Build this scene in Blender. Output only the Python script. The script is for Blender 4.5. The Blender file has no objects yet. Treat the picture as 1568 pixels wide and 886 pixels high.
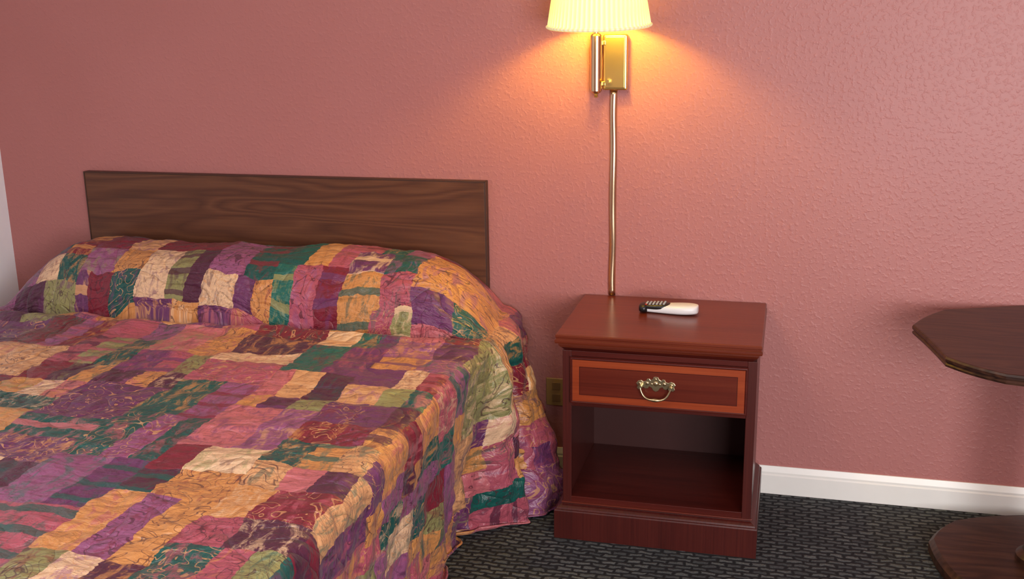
import bpy, bmesh, math, random
from mathutils import Vector, Matrix, noise as mn
random.seed(7)
sc=bpy.context.scene
sc.view_settings.view_transform='Standard'
sc.view_settings.look='None'
COL=bpy.context.collection

# ---------------------------------------------------------------- materials
def s2l(c):
    out=[]
    for v in c[:3]:
        v=v/255.0
        out.append(v/12.92 if v<=.04045 else ((v+.055)/1.055)**2.4)
    return (out[0],out[1],out[2],1.0)
class NT:
    def __init__(s,name):
        s.m=bpy.data.materials.new(name); s.m.use_nodes=True
        s.t=s.m.node_tree; s.b=s.t.nodes['Principled BSDF']; s.out=s.t.nodes['Material Output']
    def n(s,typ,**kw):
        nd=s.t.nodes.new(typ)
        for k,v in kw.items():
            if k=='inp':
                for kk,vv in v.items():
                    if isinstance(vv,bpy.types.NodeSocket): s.t.links.new(vv,nd.inputs[kk])
                    else: nd.inputs[kk].default_value=vv
            else: setattr(nd,k,v)
        return nd
    def link(s,a,b): s.t.links.new(a,b)
    def math(s,op,a,b=None,c=None):
        nd=s.t.nodes.new('ShaderNodeMath'); nd.operation=op
        for i,v in enumerate((a,b,c)):
            if v is None: continue
            if isinstance(v,bpy.types.NodeSocket): s.t.links.new(v,nd.inputs[i])
            else: nd.inputs[i].default_value=v
        return nd.outputs[0]
    def mix(s,f,a,b,blend='MIX'):
        nd=s.t.nodes.new('ShaderNodeMix'); nd.data_type='RGBA'; nd.blend_type=blend
        for i,v in ((0,f),(6,a),(7,b)):
            if isinstance(v,bpy.types.NodeSocket): s.t.links.new(v,nd.inputs[i])
            else: nd.inputs[i].default_value=v
        return nd.outputs[2]
    def ramp(s,f,stops,interp='LINEAR'):
        nd=s.t.nodes.new('ShaderNodeValToRGB'); nd.color_ramp.interpolation=interp
        e=nd.color_ramp.elements
        while len(e)>1: e.remove(e[-1])
        e[0].position=stops[0][0]; e[0].color=stops[0][1]
        for p,c in stops[1:]:
            x=e.new(p); x.color=c
        s.t.links.new(f,nd.inputs[0]); return nd.outputs[0]
    def coord(s,kind='Object',scale=(1,1,1),rot=(0,0,0)):
        tc=s.t.nodes.new('ShaderNodeTexCoord'); mp=s.t.nodes.new('ShaderNodeMapping')
        mp.inputs['Scale'].default_value=scale; mp.inputs['Rotation'].default_value=rot
        s.t.links.new(tc.outputs[kind],mp.inputs[0]); return mp.outputs[0]
    def bump(s,h,strength,dist):
        nd=s.n('ShaderNodeBump',inp={'Strength':strength,'Distance':dist,'Height':h})
        s.link(nd.outputs[0],s.b.inputs['Normal'])
    def set(s,**kw):
        for k,v in kw.items():
            k=k.replace('_',' ')
            if isinstance(v,bpy.types.NodeSocket): s.link(v,s.b.inputs[k])
            else: s.b.inputs[k].default_value=v
        return s.m

def m_plain(name,c,rough=.6,metal=0.,vary=.08,sc_=20):
    t=NT(name); n=t.n('ShaderNodeTexNoise',inp={'Vector':t.coord(),'Scale':sc_,'Detail':3.})
    c=s2l(c); d=tuple(v*(1-vary) for v in c[:3])+(1,); l=tuple(min(1,v*(1+vary)) for v in c[:3])+(1,)
    return t.set(Base_Color=t.mix(n.outputs[0],d,l),Roughness=rough,Metallic=metal)

def m_wall():
    t=NT('pink_orange_peel_paint'); co=t.coord()
    n1=t.n('ShaderNodeTexNoise',inp={'Vector':co,'Scale':74.,'Detail':2.,'Roughness':.5})
    n2=t.n('ShaderNodeTexNoise',inp={'Vector':co,'Scale':2.2,'Detail':3.})
    h=t.ramp(n1.outputs[0],[(.50,(0,0,0,1)),(.68,(1,1,1,1))])
    t.bump(h,.34,.0019)
    base=t.mix(n2.outputs[0],s2l((169,106,101)),s2l((178,115,111)))
    return t.set(Base_Color=base,Roughness=.46)
def m_wood(name,dark,mid,light,axis='X',rough=.35,scale=1.,coat=0.,flame=True):
    t=NT(name)
    st={'X':(1.2,9,9),'Y':(9,1.2,9),'Z':(9,9,1.2)}[axis]
    co=t.coord(scale=tuple(v*scale for v in st))
    d=t.n('ShaderNodeTexNoise',inp={'Vector':co,'Scale':1.1,'Detail':2.,'Distortion':.4})
    if flame:
        rings=t.math('FRACT',t.math('MULTIPLY',d.outputs[0],9.))
        tri=t.math('ABSOLUTE',t.math('SUBTRACT',rings,.5))
        tri=t.math('MULTIPLY',tri,2.)
    else: tri=d.outputs[0]
    st2={'X':(3,160,160),'Y':(160,3,160),'Z':(160,160,3)}[axis]
    f=t.n('ShaderNodeTexNoise',inp={'Vector':t.coord(scale=st2),'Scale':1.,'Detail':4.})
    v=t.math('ADD',t.math('MULTIPLY',tri,.45),t.math('MULTIPLY',f.outputs[0],.6))
    c=t.ramp(v,[(.2,s2l(dark)),(.5,s2l(mid)),(.85,s2l(light))])
    t.bump(f.outputs[0],.15,.0008)
    return t.set(Base_Color=c,Roughness=rough,Coat_Weight=coat,Coat_Roughness=.15)
def m_carpet():
    t=NT('charcoal_loop_carpet')
    co=t.coord()
    nz=t.n('ShaderNodeTexNoise',inp={'Vector':co,'Scale':28.,'Detail':2.})
    off=t.n('ShaderNodeVectorMath',operation='SCALE',inp={0:nz.outputs[1],'Scale':.024})
    ad=t.n('ShaderNodeVectorMath',operation='ADD',inp={0:co,1:off.outputs[0]})
    br=t.n('ShaderNodeTexBrick',inp={'Vector':ad.outputs[0],'Color1':(1,1,1,1),'Color2':(.5,.5,.5,1),'Mortar':(0,0,0,1),'Scale':1.,'Mortar Size':.0072,'Mortar Smooth':.7,'Brick Width':.05,'Row Height':.022})
    br.offset=.5
    fine=t.n('ShaderNodeTexNoise',inp={'Vector':co,'Scale':260.,'Detail':2.})
    v=t.math('MULTIPLY',br.outputs[0],t.math('ADD',t.math('MULTIPLY',fine.outputs[0],1.2),.3))
    c=t.ramp(v,[(0,s2l((18,18,22))),(.4,s2l((56,60,63))),(1,s2l((104,108,106)))])
    t.bump(v,.9,.004)
    return t.set(Base_Color=c,Roughness=.95)
def m_bedspread():
    t=NT('patchwork_bedspread')
    tc=t.t.nodes.new('ShaderNodeTexCoord'); uv=tc.outputs['UV']
    wob=t.n('ShaderNodeTexNoise',inp={'Vector':uv,'Scale':8.,'Detail':5.,'Roughness':.6})
    off=t.n('ShaderNodeVectorMath',operation='SCALE',inp={0:wob.outputs[1],'Scale':.06})
    uvw=t.n('ShaderNodeVectorMath',operation='ADD',inp={0:uv,1:off.outputs[0]}).outputs[0]
    sep=t.n('ShaderNodeSeparateXYZ',inp={0:uvw}); U,V=sep.outputs[0],sep.outputs[1]
    cu,cv=.25,.27
    # columns run along the bed, every column is shifted so the blocks step diagonally
    u=t.math('DIVIDE',U,cu); colm=t.math('FLOOR',u)
    rr=t.n('ShaderNodeTexWhiteNoise',noise_dimensions='1D',inp={'W':colm}).outputs[0]
    v=t.math('ADD',t.math('DIVIDE',V,cv),t.math('ADD',t.math('MULTIPLY',colm,.37),t.math('MULTIPLY',rr,.3)))
    row=t.math('FLOOR',v)
    fu,fv=t.math('FRACT',u),t.math('FRACT',v)
    cell=t.n('ShaderNodeCombineXYZ',inp={0:colm,1:row,2:0.})
    wn=t.n('ShaderNodeTexWhiteNoise',noise_dimensions='3D',inp={0:cell.outputs[0]})
    s3=t.n('ShaderNodeSeparateColor',inp={0:wn.outputs[1]})
    ra,rb,rc=s3.outputs[0],s3.outputs[1],s3.outputs[2]
    su=t.math('ADD',2.,t.math('SUBTRACT',t.math('GREATER_THAN',ra,.55),t.math('LESS_THAN',ra,.25)))
    sv=t.math('ADD',1.,t.math('GREATER_THAN',rb,.40))
    iu=t.math('FLOOR',t.math('MULTIPLY',t.math('POWER',fu,t.math('ADD',.65,rc)),su)); iv=t.math('FLOOR',t.math('MULTIPLY',t.math('POWER',fv,t.math('ADD',.7,t.math('MULTIPLY',ra,.8))),sv))
    sub=t.n('ShaderNodeCombineXYZ',inp={0:t.math('ADD',t.math('MULTIPLY',colm,4.),iu),1:t.math('ADD',t.math('MULTIPLY',row,4.),iv),2:9.1})
    wn2=t.n('ShaderNodeTexWhiteNoise',noise_dimensions='3D',inp={0:sub.outputs[0]})
    s4=t.n('ShaderNodeSeparateColor',inp={0:wn2.outputs[1]})
    gold=s2l((204,140,80)); mauve=s2l((172,82,98)); burg=s2l((122,30,48)); plum=s2l((106,52,96)); teal=s2l((12,82,76)); sage=s2l((142,138,88)); cream=s2l((226,188,150)); coral=s2l((176,70,68)); lil=s2l((146,82,122)); dk=s2l((80,34,58)); tan=s2l((210,156,108)); teal2=s2l((22,98,88)); rose=s2l((192,106,112))
    seq=[gold,mauve,plum,teal,rose,burg,sage,gold,lil,teal2,dk,tan,lil,burg,plum,cream,mauve,gold,teal]
    c=t.ramp(wn2.outputs[0],[(i/len(seq),x) for i,x in enumerate(seq)],'CONSTANT')
    # brushy secondary tone inside every patch
    st=t.n('ShaderNodeMapping',inp={0:uv,'Scale':(2.4,1.,1.)})
    mt=t.n('ShaderNodeTexNoise',inp={'Vector':st.outputs[0],'Scale':13.,'Detail':6.,'Roughness':.72,'Distortion':.8})
    c2=t.ramp(s4.outputs[1],[(i/len(seq),x) for i,x in enumerate(seq[5:]+seq[:5])],'CONSTANT')
    fm=t.ramp(mt.outputs[0],[(.50,(0,0,0,1)),(.60,(.62,.62,.62,1))])
    c=t.mix(fm,c,c2)
    dkf=t.ramp(mt.outputs[0],[(.30,(.48,.42,.48,1)),(.46,(1.0,1.0,1.0,1))])
    c=t.mix(1.,c,dkf,'MULTIPLY')
    # narrow ribbon bars across some patches
    bars=t.math('GREATER_THAN',t.math('FRACT',t.math('ADD',t.math('MULTIPLY',V,11.),s4.outputs[0])),.72)
    bon=t.math('MULTIPLY',bars,t.math('LESS_THAN',s4.outputs[2],.18))
    c=t.mix(t.math('MULTIPLY',bon,.8),c,c2)
    # scribbled leaf / scroll motif
    sn=t.n('ShaderNodeTexNoise',inp={'Vector':uv,'Scale':11.,'Detail':1.,'Distortion':2.})
    ln=t.math('LESS_THAN',t.math('ABSOLUTE',t.math('SUBTRACT',t.math('FRACT',t.math('MULTIPLY',sn.outputs[0],5.)),.5)),.06)
    on=t.math('MULTIPLY',ln,t.math('GREATER_THAN',s4.outputs[2],.45))
    lc=t.mix(t.math('GREATER_THAN',s4.outputs[0],.65),s2l((66,26,42)),s2l((208,152,104)))
    c=t.mix(t.math('MULTIPLY',on,.7),c,lc)
    # quilting stitch relief + puckers
    q=t.n('ShaderNodeTexNoise',inp={'Vector':uv,'Scale':5.,'Detail':.3,'Distortion':.6})
    ql=t.math('ABSOLUTE',t.math('SUBTRACT',t.math('FRACT',t.math('MULTIPLY',q.outputs[0],4.)),.5))
    qh=t.math('POWER',t.math('MINIMUM',t.math('MULTIPLY',ql,4.),1.),.5)
    mp=t.n('ShaderNodeMapping',inp={0:uv,'Rotation':(0,0,.5),'Scale':(1.,2.2,1.)})
    pk=t.n('ShaderNodeTexNoise',inp={'Vector':mp.outputs[0],'Scale':17.,'Detail':4.,'Distortion':.4})
    h=t.math('ADD',t.math('MULTIPLY',qh,.8),t.math('MULTIPLY',pk.outputs[0],2.0))
    t.bump(h,.8,.010)
    return t.set(Base_Color=c,Roughness=.38,Sheen_Weight=.08)
M={}
M['wall']=m_wall()
M['white']=m_plain('white_gloss_trim',(238,236,230),.35,0,.02)
M['whitewall']=m_plain('white_wall_paint',(240,244,250),.7,0,.02)
M['ceil']=m_plain('ceiling_paint',(236,230,224),.8,0,.03)
M['carpet']=m_carpet()
M['bed']=m_bedspread()
M['head']=m_wood('walnut_laminate',(72,39,23),(88,50,30),(104,64,40),'X',.45,.8)
M['headedge']=m_plain('walnut_edge_band',(64,38,26),.5)
M['cherry']=m_wood('cherry_veneer_dark',(46,12,9),(74,22,16),(96,34,25),'X',.28,1.,.2,False)
M['cherryV']=m_wood('cherry_veneer_upright',(42,12,10),(68,22,18),(86,33,25),'Z',.33,1.,.1,False)
M['cherrytop']=m_wood('cherry_veneer_top',(70,24,11),(100,37,19),(126,56,32),'X',.3,.7,.1,False)
M['inlay']=m_wood('cherry_inlay_band',(108,38,16),(138,55,25),(160,75,38),'X',.3,1.,.2,False)
M['panel']=m_wood('cherry_drawer_panel',(66,19,10),(90,29,16),(106,42,24),'X',.28,1.,.2,False)
M['inside']=m_plain('dark_stained_interior',(60,24,21),.5)
M['brass']=m_plain('polished_brass',(228,202,124),.3,1.,.04)
M['chan']=m_plain('brushed_bronze_channel',(214,186,152),.24,1.,.10,9)
M['agedbrass']=m_plain('antique_brass',(196,180,142),.3,1.,.12,80)
M['plate']=m_plain('tan_cover_plate',(150,118,70),.4,0,.05)
M['outlet']=m_plain('brown_receptacle',(120,92,56),.5)
M['table']=m_wood('dark_oak_table',(32,16,11),(54,30,21),(74,45,32),'X',.42,1.,.0)
M['plasticw']=m_plain('white_plastic',(226,226,226),.35,0,.02)
M['plasticb']=m_plain('black_plastic',(22,22,24),.35,0,.05)
M['button']=m_plain('grey_rubber_buttons',(170,172,172),.5)
M['buttonr']=m_plain('red_rubber_button',(190,60,40),.5)
M['ticking']=m_plain('mattress_ticking',(225,222,214),.8)
M['pillow']=m_plain('pillow_cotton',(235,233,228),.8)
SX,SY,SZ=.0745,-.188,1.590
def m_shade():
    t=NT('pleated_ivory_shade')
    t.t.nodes.remove(t.b)
    tc=t.t.nodes.new('ShaderNodeTexCoord')
    sp=t.n('ShaderNodeSeparateXYZ',inp={0:tc.outputs['Object']})
    an=t.math('ARCTAN2',t.math('SUBTRACT',sp.outputs[1],SY),t.math('SUBTRACT',sp.outputs[0],SX))
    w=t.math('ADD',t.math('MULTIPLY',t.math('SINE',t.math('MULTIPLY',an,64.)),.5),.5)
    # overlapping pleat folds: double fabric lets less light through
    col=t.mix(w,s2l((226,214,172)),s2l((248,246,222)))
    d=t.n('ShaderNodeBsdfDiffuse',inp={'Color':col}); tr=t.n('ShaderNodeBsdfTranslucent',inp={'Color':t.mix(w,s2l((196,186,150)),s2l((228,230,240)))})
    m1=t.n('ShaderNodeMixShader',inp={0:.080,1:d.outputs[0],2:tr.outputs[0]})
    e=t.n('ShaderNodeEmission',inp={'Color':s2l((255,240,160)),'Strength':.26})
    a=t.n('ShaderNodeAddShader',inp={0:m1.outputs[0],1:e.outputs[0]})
    t.link(a.outputs[0],t.out.inputs[0]); return t.m
M['shade']=m_shade()
def m_bulb():
    t=NT('frosted_bulb_glow'); t.set(Base_Color=(1,.9,.7,1),Emission_Color=(1,.68,.06,1),Emission_Strength=520.); return t.m
M['bulb']=m_bulb()

# ---------------------------------------------------------------- helpers
def obj(name,me,mat=None,parent=None,smooth=False,bevel=0,seg=2):
    o=bpy.data.objects.new(name,me); COL.objects.link(o)
    if mat: me.materials.append(mat)
    if smooth:
        for p in me.polygons: p.use_smooth=True
    if bevel:
        b=o.modifiers.new('bevel','BEVEL'); b.width=bevel; b.segments=seg; b.limit_method='ANGLE'
    if parent:
        o.parent=parent; o.matrix_parent_inverse=Matrix.Translation(parent.location).inverted()
    return o
def empty(name,loc):
    e=bpy.data.objects.new(name,None); e.empty_display_size=.1; e.location=loc; COL.objects.link(e); return e
def mesh(name,vs,fs):
    me=bpy.data.meshes.new(name); me.from_pydata([tuple(v) for v in vs],[],fs); me.update(); return me
def box(name,x0,x1,y0,y1,z0,z1,mat,parent=None,bevel=.0,seg=2):
    vs=[(x,y,z) for z in (z0,z1) for y in (y0,y1) for x in (x0,x1)]
    fs=[(0,2,3,1),(4,5,7,6),(0,1,5,4),(2,6,7,3),(0,4,6,2),(1,3,7,5)]
    return obj(name,mesh(name,vs,fs),mat,parent,False,bevel,seg)
def loft_rect(name,x0,x1,y0,y1,prof,mat,parent=None,backinset=False,bevel=0):
    vs=[];fs=[]
    for ins,z in prof:
        yb=y1-(ins if backinset else 0)
        vs+=[(x0+ins,y0+ins,z),(x1-ins,y0+ins,z),(x1-ins,yb,z),(x0+ins,yb,z)]
    n=len(prof)
    for i in range(n-1):
        for k in range(4):
            a=i*4+k;b=i*4+(k+1)%4; fs.append((a,b,b+4,a+4))
    fs.append((3,2,1,0)); fs.append(tuple(4*(n-1)+k for k in range(4)))
    return obj(name,mesh(name,vs,fs),mat,parent,False,bevel)
def lathe(name,cx,cy,prof,mat,parent=None,n=48,smooth=True,cap=True):
    vs=[];fs=[]
    for r,z in prof:
        for k in range(n):
            a=2*math.pi*k/n; vs.append((cx+r*math.cos(a),cy+r*math.sin(a),z))
    for i in range(len(prof)-1):
        for k in range(n):
            a=i*n+k;b=i*n+(k+1)%n; fs.append((a,b,b+n,a+n))
    if cap: fs.append(tuple(range(n-1,-1,-1))); fs.append(tuple((len(prof)-1)*n+k for k in range(n)))
    o=obj(name,mesh(name,vs,fs),mat,parent,smooth)
    if smooth:
        b=o.modifiers.new('es','EDGE_SPLIT'); b.split_angle=math.radians(22)
    return o
def tube(name,pts,r,mat,parent=None,res=8,radii=None):
    cu=bpy.data.curves.new(name,'CURVE'); cu.dimensions='3D'; cu.bevel_depth=r; cu.bevel_resolution=res; cu.use_fill_caps=True
    sp=cu.splines.new('POLY'); sp.points.add(len(pts)-1)
    for i,p in enumerate(pts):
        sp.points[i].co=(*p,1)
        if radii: sp.points[i].radius=radii[i]
    o=bpy.data.objects.new(name,cu); COL.objects.link(o)
    dg=bpy.context.evaluated_depsgraph_get(); me=bpy.data.meshes.new_from_object(o.evaluated_get(dg))
    bpy.data.objects.remove(o); me.name=name; me.materials.clear()
    return obj(name,me,mat,parent,True)
def sphere(name,c,r,mat,parent=None,scale=(1,1,1),seg=24):
    bm=bmesh.new(); bmesh.ops.create_uvsphere(bm,u_segments=seg,v_segments=seg//2,radius=r)
    for v in bm.verts: v.co=Vector((v.co.x*scale[0]+c[0],v.co.y*scale[1]+c[1],v.co.z*scale[2]+c[2]))
    me=bpy.data.meshes.new(name); bm.to_mesh(me); bm.free(); return obj(name,me,mat,parent,True)
def prism_y(name,pts,y0,y1,mat,parent=None,bevel=0):
    n=len(pts); vs=[(x,y0,z) for x,z in pts]+[(x,y1,z) for x,z in pts]
    fs=[tuple(range(n)),tuple(range(2*n-1,n-1,-1))]+[(i,i+n,(i+1)%n+n,(i+1)%n) for i in range(n)]
    return obj(name,mesh(name,vs,fs),mat,parent,False,bevel)

# ---------------------------------------------------------------- room
XL,XR,YF,ZC=-2.326,3.9,-4.7,2.65
box('wall_back',XL-.1,XR+.1,0,.1,0,ZC,M['wall'])
box('wall_left',XL-.1,XL,YF,0,0,ZC,M['whitewall'])
box('wall_right',XR,XR+.1,YF,0,0,ZC,M['wall'])
wx0,wx1,wz0,wz1=1.1,3.4,.55,2.1
vs=[];fs=[]
def addb(x0,x1,y0,y1,z0,z1):
    b=len(vs)
    vs.extend([(x,y,z) for z in (z0,z1) for y in (y0,y1) for x in (x0,x1)])
    fs.extend([tuple(b+i for i in f) for f in [(0,2,3,1),(4,5,7,6),(0,1,5,4),(2,6,7,3),(0,4,6,2),(1,3,7,5)]])
addb(XL-.1,wx0,YF-.1,YF,0,ZC);addb(wx1,XR+.1,YF-.1,YF,0,ZC);addb(wx0,wx1,YF-.1,YF,0,wz0);addb(wx0,wx1,YF-.1,YF,wz1,ZC)
obj('wall_front',mesh('wall_front',vs,fs),M['wall'])
box('floor',XL-.1,XR+.1,YF-.1,.1,-.1,0,M['carpet'])
box('ceiling',XL-.1,XR+.1,YF-.1,.1,ZC,ZC+.1,M['ceil'])
win=empty('window_1',((wx0+wx1)/2,YF,(wz0+wz1)/2))
for nm,a in (('frame_l',(wx0,wx0+.05,wz0,wz1)),('frame_r',(wx1-.05,wx1,wz0,wz1)),('frame_b',(wx0,wx1,wz0,wz0+.05)),('frame_t',(wx0,wx1,wz1-.05,wz1)),('mullion',((wx0+wx1)/2-.02,(wx0+wx1)/2+.02,wz0,wz1))):
    box(nm,a[0],a[1],YF-.08,YF-.03,a[2],a[3],M['white'],win,.004)
box('sill',wx0-.05,wx1+.05,YF-.06,YF+.06,wz0-.03,wz0,M['white'],win,.004)
# baseboards (moulded profile swept along wall)
def baseb(name,x0,x1,y0,y1,axis):
    prof=[(.0,0),(.014,0),(.014,.068),(.011,.073),(.011,.080),(.006,.094),(.004,.100),(0,.100)]
    V=[];n=len(prof)
    for e in (0,1):
        for d,z in prof:
            if axis=='back': V.append(((x0,x1)[e],-d,z))
            elif axis=='left': V.append((XL+d,(y0,y1)[e],z))
            else: V.append((XR-d,(y0,y1)[e],z))
    F=[(i,(i+1)%n,(i+1)%n+n,i+n) for i in range(n)]+[tuple(range(n-1,-1,-1)),tuple(range(n,2*n))]
    obj(name,mesh(name,V,F),M['white'])
baseb('baseboard_back',XL,XR,0,0,'back'); baseb('baseboard_left',0,0,YF,-.015,'left'); baseb('baseboard_right',0,0,YF,-.015,'right')

# ---------------------------------------------------------------- headboard
hb=empty('headboard',(-1.141,-.02,.8))
box('panel',-1.935,-.351,-.032,-.002,.40,1.070,M['head'],hb,.001)
box('edge_top',-1.937,-.347,-.033,-.001,1.0701,1.074,M['headedge'],hb,.0008)
box('edge_right',-.3509,-.346,-.033,-.001,.40,1.074,M['headedge'],hb,.0008)
box('edge_left',-1.940,-1.9351,-.033,-.001,.40,1.074,M['headedge'],hb,.0008)

# ---------------------------------------------------------------- bed
bed=empty('bed',(-1.14,-1.15,0))
box('box_spring',-1.89,-.42,-2.22,-.06,.12,.36,M['ticking'],bed,.03,4)
box('mattress',-1.90,-.40,-2.24,-.055,.365,.60,M['ticking'],bed,.05,5)
for i,(fx,fy) in enumerate(((-1.8,-.2),(-.5,-.2),(-1.8,-2.1),(-.5,-2.1))):
    lathe('bed_leg_%d'%(i+1),fx,fy,[(.025,0),(.03,.02),(.03,.12)],M['plasticb'],bed,20)
for i,px in enumerate((-1.50,-.80)):
    sphere('pillow_%d'%(i+1),(px,-.26,.69),1,M['pillow'],bed,(.33,.15,.08),32)
BASE=.637; EXL,EXR=-2.025,-.276; YFOOT=-2.27; R=.06; YB=-.037
def sm(a,b,x):
    t=max(0,min(1,(x-a)/(b-a))); return t*t*(3-2*t)
def N(x,y,z=0): return mn.noise(Vector((x,y,z)))
def pill_y(y):
    u=(y+.205)/.245
    if abs(u)>=1: return 0
    return (1-abs(u)**2.6)**(1/1.9)
def surf(s,t):
    """s: cloth coordinate across, t: cloth coordinate along (0 at wall, +towards foot)"""
    y=-.018-t
    foot=max(0,-(y-YFOOT)); yy=max(y,YFOOT)
    near=sm(-.50,-.40,yy); wallp=sm(-.30,-.03,yy)
    exr=EXR+.035*near-.045*wallp; exl=EXL-.03*near+.02*wallp
    x=s; side=0;e=0
    if s>exr: e=s-exr; side=1; x=exr
    elif s<exl: e=exl-s; side=-1; x=exl
    de=min(exr-x,x-exl)
    q=1-(1-min(max(de,0)/.32,1))**2.4
    dip=1-.04*math.exp(-((x+1.10)/.10)**2)+.05*N(x*3,yy*5,4)
    yw=yy-.012*N(x*4,7.3)-.022*N(x*1.7,2.2)
    hgt=.212*pill_y(yw)*q*dip
    hgt-=.016*math.exp(-((yw+.455)/.018)**2)*min(q*2,1)
    hgt+=.014*math.exp(-((yw+.51)/.035)**2)*min(q*2,1)*(1+N(x*7,1.))
    far=sm(-.44,-.52,yy)
    wr=.012*N(x*2.2+yy*1.2,yy*9,1.5)*far+.007*N(x*6,yy*11,2.5)
    wr+=.012*(1-abs(N(x*3.0+yy*2.5,yy*7-x*1.5,6.1))*3)*sm(-.9,-.5,yy)*far*.8
    wr+=.007*abs(N(x*12+yy*5,yy*18,9))
    wr+=.003*N(x*34,yy*34,5)
    wr+=.008*N(x*9,yy*3.,15)*(1-far)
    H=BASE+hgt+wr*min(1,.4+de*5)
    if e==0 and foot==0: return (x,min(yy,YB),H)
    ee=math.hypot(e,foot); dx,dy=(e*side/ee,-foot/ee)
    if ee<R*math.pi/2: out=R*math.sin(ee/R); drop=R*(1-math.cos(ee/R))
    else: out=R; drop=R+ee-R*math.pi/2
    zz=H-drop; floor=.010
    extra=0
    if zz<floor: extra=floor-zz; zz=floor
    fr=min(1,drop/.60)
    along=yy if foot==0 else x
    fl=-.035*fr
    if foot==0 and side==1:
        fl=-.080*fr*(1-near)+ (.125*fr**1.25)*sm(-.52,-.38,yy)*(1-.25*sm(-.16,-.02,yy))
    fold=.014*math.sin(along*21+2*N(along*3,1.1,0))*fr+.024*N(along*6,3.1,drop*1.5)*fr+.016*N(along*14,drop*9,2.)*(.4+fr)+.011*abs(N(along*20,drop*16,7))+.004*N(along*44,drop*44,7)
    if foot==0 and side==1:
        hd=sm(-.75,-.45,yy)
        fold+=hd*(.026*N(along*10-drop*5,drop*4,11.)+.020*abs(N(along*9+drop*7,drop*12,21.)))*(.3+fr)
        fold+=.040*math.exp(-((yy+.44+.05*fr)/.03)**2)*sm(0.02,.3,fr)-.080*math.exp(-((yy+.365+.03*fr)/.022)**2)*sm(.05,.4,fr)
        fold+=.025*math.exp(-((yy+.25)/.03)**2)*fr-.050*math.exp(-((yy+.17)/.02)**2)*fr
        fold-=.055*math.exp(-((yy+.56+.02*fr)/.025)**2)*fr
    out+=fl+fold
    out+=.30*extra
    if extra>0: zz+=.012*abs(math.sin(extra*40+3*N(yy*5,2)))*min(1,extra*20)
    px=x+dx*out; py=yy+dy*out
    if side==1 and yy>-.51: px=min(px,-.022-.004*N(yy*20,zz*20))
    px=max(px,XL+.03)
    return (px,min(py,YB),zz)
ns=340
smin,smax=EXL-.03-.655,EXR+.035+.675
svals=[smin+(smax-smin)*i/ns for i in range(ns+1)]
tv=[];t=0.02;tend=-YFOOT-.018+.655
while t<tend:
    tv.append(t); y=-.018-t
    t+= .0035 if -.48<y<-.40 else (.006 if y>-.6 else .0105)
tv.append(tend)
V=[surf(s,t) for t in tv for s in svals]
W=len(svals)
mid=W//2
cu=[0.]
for i in range(1,W): cu.append(cu[-1]+(svals[i]-svals[i-1]))
cvv=[0.]
for j in range(1,len(tv)):
    a=Vector(V[(j-1)*W+mid+60]);b=Vector(V[j*W+mid+60]); cvv.append(cvv[-1]+(b-a).length)
F=[(j*W+i,j*W+i+1,(j+1)*W+i+1,(j+1)*W+i) for j in range(len(tv)-1) for i in range(W-1)]
F=[f[::-1] for f in F]
me=mesh('bedspread',V,F)
uvl=me.uv_layers.new(name='UVMap')
for l in me.loops:
    j,i=divmod(l.vertex_index,W); uvl.data[l.index].uv=(cu[i],cvv[j])
sp=obj('bedspread',me,M['bed'],bed,True)
so=sp.modifiers.new('thick','SOLIDIFY'); so.thickness=.006; so.offset=-1

# ---------------------------------------------------------------- nightstand
ns_=empty('nightstand',(.308,-.25,0))
loft_rect('top_board',-.004,.618,-.498,-.008,[(.028,.628),(.026,.634),(.016,.640),(.010,.648),(.010,.652),(.002,.655),(.0,.660),(.0,.666),(.004,.669),(.004,.672),(.002,.675),(.002,.681),(.005,.684)],M['cherrytop'],ns_)
loft_rect('top_moulding',-.002,.616,-.496,-.010,[(.029,.622),(.026,.628),(.018,.636),(.012,.645),(.0095,.652),(.003,.6545),(-.0008,.659),(-.0008,.665)],M['cherry'],ns_)
box('side_left',.017,.037,-.468,-.020,.10,.628,M['cherryV'],ns_,.001)
box('side_right',.583,.603,-.468,-.020,.10,.628,M['cherryV'],ns_,.001)
box('back_panel',.037,.583,-.030,-.022,.10,.628,M['inside'],ns_)
box('stile_left',.016,.044,-.474,-.4681,.117,.628,M['cherryV'],ns_,.0015)
box('stile_right',.576,.604,-.474,-.4681,.117,.628,M['cherryV'],ns_,.0015)
box('rail_top',.044,.576,-.474,-.455,.611,.628,M['cherry'],ns_,.001)
box('rail_mid',.0371,.5829,-.472,-.032,.447,.458,M['cherry'],ns_,.001)
box('bottom_shelf',.0371,.5829,-.472,-.032,.122,.140,M['cherry'],ns_,.001)
loft_rect('plinth',-.009,.625,-.494,-.016,[(.0,.0),(.0,.094),(.002,.098),(.006,.099),(.008,.104),(.014,.108),(.021,.112),(.022,.118)],M['cherryV'],ns_)
box('plinth_bead',.012,.608,-.480,-.468,.1181,.123,M['panel'],ns_,.002)
dx0,dx1,dz0,dz1,dy=.041,.579,.460,.611,-.486
box('drawer_box',.050,.570,-.474,-.10,.465,.605,M['inside'],ns_)
def loft_front(name,x0,x1,z0,z1,prof,mat,parent):
    vs=[];fs=[]
    for ins,y in prof: vs+=[(x0+ins,y,z0+ins),(x1-ins,y,z0+ins),(x1-ins,y,z1-ins),(x0+ins,y,z1-ins)]
    n=len(prof)
    for i in range(n-1):
        for k in range(4):
            a=i*4+k;b=i*4+(k+1)%4; fs.append((a,b,b+4,a+4))
    fs.append((3,2,1,0)); fs.append(tuple(4*(n-1)+k for k in range(4)))
    return obj(name,mesh(name,vs,fs),mat,parent)
loft_front('drawer_front',dx0,dx1,dz0,dz1,[(0,-.4745),(0,-.482),(.002,-.486),(.005,-.487),(.007,-.485),(.0085,-.4845)],M['cherry'],ns_)
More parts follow.
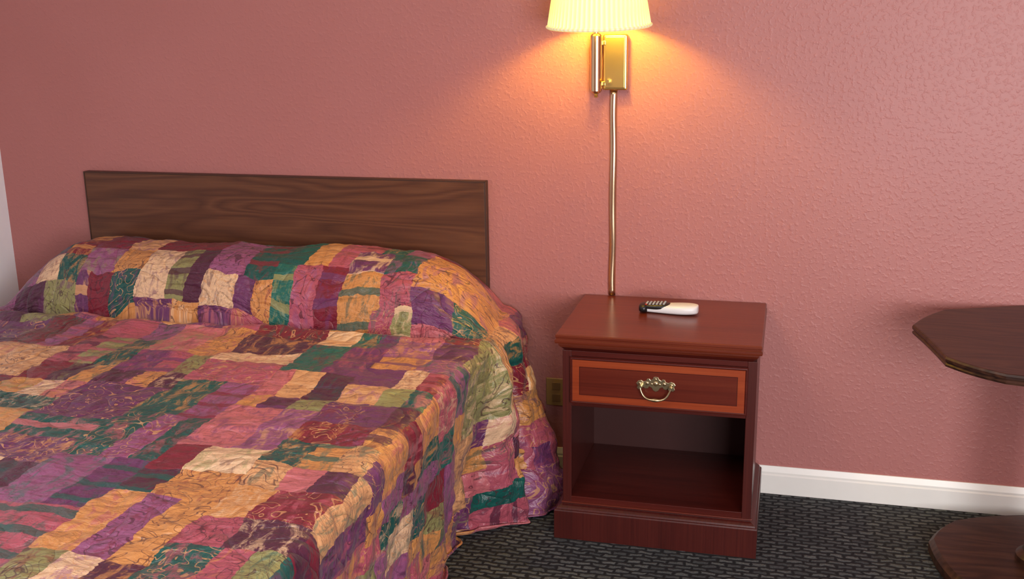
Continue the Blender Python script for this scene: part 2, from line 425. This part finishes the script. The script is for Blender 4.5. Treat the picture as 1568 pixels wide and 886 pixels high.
bw=.021;i0=.0085
def quad_strip(name,pts,mat):
    vs=[(x,-.4848,z) for x,z in pts]+[(x,-.4860,z) for x,z in pts]
    fs=[(3,2,1,0),(4,5,6,7),(0,1,5,4),(1,2,6,5),(2,3,7,6),(3,0,4,7)]
    return obj(name,mesh(name,vs,fs),mat,ns_)
a0,a1,b0,b1=dx0+i0,dx1-i0,dz0+i0,dz1-i0
quad_strip('inlay_bottom',[(a0,b0),(a1,b0),(a1-bw,b0+bw),(a0+bw,b0+bw)],M['inlay'])
quad_strip('inlay_top',[(a0+bw,b1-bw),(a1-bw,b1-bw),(a1,b1),(a0,b1)],M['inlay'])
quad_strip('inlay_left',[(a0,b0),(a0+bw,b0+bw),(a0+bw,b1-bw),(a0,b1)],M['inlay'])
quad_strip('inlay_right',[(a1-bw,b0+bw),(a1,b0),(a1,b1),(a1-bw,b1-bw)],M['inlay'])
quad_strip('drawer_panel',[(a0+bw+.002,b0+bw+.002),(a1-bw-.002,b0+bw+.002),(a1-bw-.002,b1-bw-.002),(a0+bw+.002,b1-bw-.002)],M['panel'])
hx,hz=.307,.532
half=[(0,.034),(.007,.033),(.010,.026),(.016,.022),(.020,.027),(.027,.026),(.030,.019),(.038,.017),(.045,.021),(.054,.018),(.060,.010),(.055,.004),(.058,-.004),(.052,-.010),(.044,-.007),(.038,-.001),(.031,-.006),(.024,-.004),(.020,.002),(.012,-.002),(.008,-.010),(0,-.014)]
pts=[(hx+x,hz+z) for x,z in half]+[(hx-x,hz+z) for x,z in half[-2:0:-1]]
prism_y('pull_backplate',pts[::-1],-.4855,-.489,M['agedbrass'],ns_,.001)
for k,(ox,oz,rr) in enumerate(((0,.012,.008),(-.026,.012,.006),(.026,.012,.006),(0,.026,.004),(-.048,.010,.005),(.048,.010,.005),(-.012,.010,.004),(.012,.010,.004))):
    sphere('pull_boss_%d'%(k+1),(hx+ox,-.489,hz+oz),rr,M['agedbrass'],ns_,(1,.5,1),16)
for s_ in (-1,1):
    tube('pull_post_%s'%('l' if s_<0 else 'r'),[(hx+s_*.045,-.487,hz+.003),(hx+s_*.045,-.506,hz+.003)],.0055,M['agedbrass'],ns_)
bp=[];br_=[]
for k in range(33):
    a=k/32; u=-1+2*a
    x=hx+.046*u*(1+.18*(1-u*u)); z=hz+.002-.036*(1-abs(u)**3.2); bp.append((x,-.503-.006*(1-u*u),z)); br_.append(1+.7*math.exp(-(u/.22)**2))
tube('pull_bail',bp,.0032,M['agedbrass'],ns_,6,br_)

# ---------------------------------------------------------------- remote control
rm=empty('remote_control',(.31,-.18,.684))
ang=math.radians(-3); RC=Vector((.310,-.19,.6845))
def rp(x,y,z): return (RC.x+x*math.cos(ang)-y*math.sin(ang),RC.y+x*math.sin(ang)+y*math.cos(ang),RC.z+z)
def shell(name,xa,xb,wf,z0f,z1f,mat,n=40,m=20):
    vs=[];fs=[]
    for i in range(n+1):
        a=i/n; x=xa+(xb-xa)*(.5-.5*math.cos(math.pi*a)); w=wf((x+.095)/.19)
        e=max(.05,math.sin(math.pi*a)**.45)
        z0,z1=z0f((x+.095)/.19),z1f((x+.095)/.19); zc=(z0+z1)/2; hh=(z1-z0)/2
        for k in range(m):
            th=2*math.pi*k/m; c,s=math.cos(th),math.sin(th)
            yy=w*e*math.copysign(abs(c)**.6,c); zz=zc+hh*(.4+.6*e)*math.copysign(abs(s)**.7,s)
            vs.append(rp(x,yy,zz))
    for i in range(n):
        for k in range(m):
            a=i*m+k;b=i*m+(k+1)%m; fs.append((a,b,b+m,a+m))
    fs.append(tuple(range(m-1,-1,-1)));fs.append(tuple(n*m+k for k in range(m)))
    return obj(name,mesh(name,vs,fs),mat,rm,True)
shell('remote_body',-.092,.095,lambda u:.031+.006*math.cos((u-.85)*5),lambda u:.0005,lambda u:.024+.013*u,M['plasticw'])
shell('remote_front_cap',-.096,-.066,lambda u:.0315,lambda u:.0012,lambda u:.0275,M['plasticb'])
shell('remote_keypad',-.086,.005,lambda u:.028,lambda u:.012,lambda u:.0270+.0135*u,M['plasticb'])
for i in range(6):
    for j in range(4):
        u=(-.072+i*.0115); zt=.0268+.0135*((u+.095)/.19)
        sphere('remote_button_%d_%d'%(i,j),rp(u,-.0165+j*.011,zt),.0036,M['buttonr'] if (i==0 and j==0) else M['button'],rm,(1.1,1,.6),12)

# ---------------------------------------------------------------- wall lamp
lp=empty('wall_lamp',(.09,0,1.45))
box('mount_plate',.060,.140,-.030,-.0005,1.386,1.564,M['brass'],lp,.006,3)
box('mount_plate_inset',.068,.132,-.0325,-.0295,1.394,1.556,M['brass'],lp,.002,2)
lathe('pivot_column',.040,-.040,[(.014,1.378),(.019,1.384),(.019,1.56),(.014,1.566),(.007,1.568),(.007,1.612)],M['chan'],lp,40)
box('pivot_bracket_t',.040,.070,-.034,-.016,1.53,1.545,M['brass'],lp,.002)
box('pivot_bracket_b',.040,.070,-.034,-.016,1.40,1.415,M['brass'],lp,.002)
lathe('pivot_finial',.040,-.040,[(.002,1.362),(.006,1.364),(.007,1.368),(.004,1.372),(.008,1.374),(.010,1.379)],M['brass'],lp,24)
tube('switch_knob',[(.078,-.031,1.415),(.078,-.052,1.415)],.007,M['brass'],lp)
tube('swing_arm',[(.040,-.040,1.606),(.05,-.08,1.606),(.068,-.15,1.606),(SX,SY,1.606)],.006,M['brass'],lp)
lathe('socket',SX,SY,[(.010,1.596),(.016,1.602),(.017,1.65),(.013,1.655)],M['brass'],lp,24)
sphere('bulb',(SX,SY,1.690),.03,M['bulb'],lp,(1,1,1.25),24)
n=384;vs=[];fs=[]
rows=[(0,.160,0),(.012,.1585,.3),(.0125,.1575,1),(.07,.1475,1),(.14,.134,1),(.20,.1225,1),(.2005,.1235,.3),(.212,.1215,0)]
tilt=math.radians(4.5)
def tl(x,y,z):
    zz=z-SZ; yy=y-SY
    return (x,SY+yy*math.cos(tilt)-zz*math.sin(tilt)*1.0, SZ+yy*math.sin(tilt)+zz*math.cos(tilt))
for dz,r,pl in rows:
    for k in range(n):
        a=2*math.pi*k/n; rr=r+.0024*pl*math.sin(64*a)
        vs.append(tl(SX+rr*math.cos(a),SY+rr*math.sin(a),SZ+dz))
for i in range(len(rows)-1):
    for k in range(n):
        a=i*n+k;b=i*n+(k+1)%n; fs.append((a,b,b+n,a+n))
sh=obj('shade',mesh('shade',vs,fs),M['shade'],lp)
for nm,dz,r in (('shade_trim_bottom',.005,.1612),('shade_trim_top',.206,.1235)):
    tube(nm,[tl(SX+r*math.cos(2*math.pi*k/64),SY+r*math.sin(2*math.pi*k/64),SZ+dz) for k in range(65)],.004,M['shade'],lp,4)
for k in range(3):
    a=2*math.pi*k/3+.5; tube('spider_%d'%k,[tl(SX,SY,SZ+.19),tl(SX+.121*math.cos(a),SY+.121*math.sin(a),SZ+.2)],.0015,M['brass'],lp,3)
tube('harp',[(SX+.0+.04*math.sin(math.pi*k/16)*1,SY,1.65+.13*k/16) for k in range(17)],.0015,M['brass'],lp,3)
cvr=[(.081,0),(.081,-.006),(.085,-.011),(.093,-.013),(.101,-.011),(.105,-.006),(.105,0)]
m_=len(cvr); zs=[.686+.7*i/40 for i in range(41)]
vs=[(x+.0012*math.sin(z*23)*(1 if y<-.003 else .3),y-.0005+.0006*math.sin(z*31+x*90),z) for z in zs for x,y in cvr]
fs=[(k*m_+i,k*m_+i+1,k*m_+i+1+m_,k*m_+i+m_) for k in range(40) for i in range(m_-1)]+[tuple(range(m_-1,-1,-1)),tuple(range(40*m_,41*m_))]
obj('cord_cover',mesh('cord_cover',vs,fs),M['chan'],lp,True)
ol=empty('wall_outlet',(-.10,0,.315))
box('cover_plate',-.143,-.067,-.006,-.0005,.262,.366,M['plate'],ol,.003)
box('receptacle_top',-.120,-.090,-.0075,-.0055,.322,.350,M['outlet'],ol,.004)
box('receptacle_bottom',-.120,-.090,-.0075,-.0055,.278,.306,M['outlet'],ol,.004)

# ---------------------------------------------------------------- pedestal table
tb=empty('pedestal_table',(1.45,-.40,0))
def poly_r(angs,R0,c=(1.45,-.40)):
    return [(c[0]+R0*k*math.cos(math.radians(a)),c[1]+R0*k*math.sin(math.radians(a))) for a,k in angs]
angs=[(134,1),(166,1),(210,.965),(236,.93),(278,.93),(306,.965),(350,1),(18,1),(62,1),(90,1)]
def prism_poly(name,P,prof,mat,parent,c=(1.45,-.40),sub=8):
    out=[];n=len(P)
    for i in range(n):
        p=Vector(P[i]);q=Vector(P[(i+1)%n])
        for k in range(sub):
            a=k/sub; r=p.lerp(q,a); d=(r-Vector(c)); bul=.010*math.sin(math.pi*a)*(1 if (q-p).length<.25 else -.3)
            out.append(Vector(c)+d*(1+bul/d.length))
    m=len(out);vs=[];fs=[]
    for sc_,z in prof:
        for r in out:
            d=r-Vector(c); rr=Vector(c)+d*((d.length+sc_)/d.length); vs.append((rr.x,rr.y,z))
    for i in range(len(prof)-1):
        for k in range(m):
            a=i*m+k;b=i*m+(k+1)%m; fs.append((a,b,b+m,a+m))
    fs.append(tuple(range(m-1,-1,-1)));fs.append(tuple((len(prof)-1)*m+k for k in range(m)))
    return obj(name,mesh(name,vs,fs),mat,parent)
prism_poly('table_top',poly_r(angs,.418),[(-.012,.690),(-.003,.692),(-.001,.698),(-.006,.702),(-.001,.707),(0,.714),(-.003,.719),(-.007,.720)],M['table'],tb)
lathe('column',1.45,-.40,[(.075,.045),(.075,.06),(.058,.075),(.05,.10),(.05,.62),(.06,.64),(.10,.665),(.10,.690)],M['table'],tb,40)
prism_poly('foot',poly_r(angs,.318),[(-.004,0),(0,.004),(0,.03),(-.008,.038),(-.014,.045)],M['table'],tb)

# ---------------------------------------------------------------- lights
def area(name,loc,rot,sx,sy,e,col):
    l=bpy.data.lights.new(name,'AREA'); l.shape='RECTANGLE'; l.size=sx; l.size_y=sy; l.energy=e; l.color=col
    o=bpy.data.objects.new(name,l); o.location=loc; o.rotation_euler=rot; COL.objects.link(o); return o
area('window_daylight',(2.25,YF-.25,1.35),(math.radians(90),0,0),2.4,1.7,212,(1,.98,.98))
area('added_fill',(-.7,-2.7,ZC-.06),(0,0,0),1.2,1.2,33,(1,.95,.92))  # added fill below the ceiling to lift the room, no fixture there
w=bpy.data.worlds.new('World'); sc.world=w; w.use_nodes=True
bg=w.node_tree.nodes['Background']; bg.inputs[0].default_value=(.75,.85,1,1); bg.inputs[1].default_value=.8

# ---------------------------------------------------------------- camera
yaw,pitch,roll=-.255,-.254,-.015
f=Vector((math.sin(yaw)*math.cos(pitch),math.cos(yaw)*math.cos(pitch),math.sin(pitch)))
r=Vector((math.cos(yaw),-math.sin(yaw),0)); u=r.cross(f)
r2=r*math.cos(roll)+u*math.sin(roll); u2=-r*math.sin(roll)+u*math.cos(roll)
cam=bpy.data.cameras.new('camera'); cam.sensor_width=36; cam.lens=36*1642/1568; cam.clip_start=.05
co=bpy.data.objects.new('camera',cam); COL.objects.link(co)
co.matrix_world=Matrix(((r2.x,u2.x,-f.x,.664),(r2.y,u2.y,-f.y,-3.566),(r2.z,u2.z,-f.z,1.642),(0,0,0,1)))
sc.camera=co
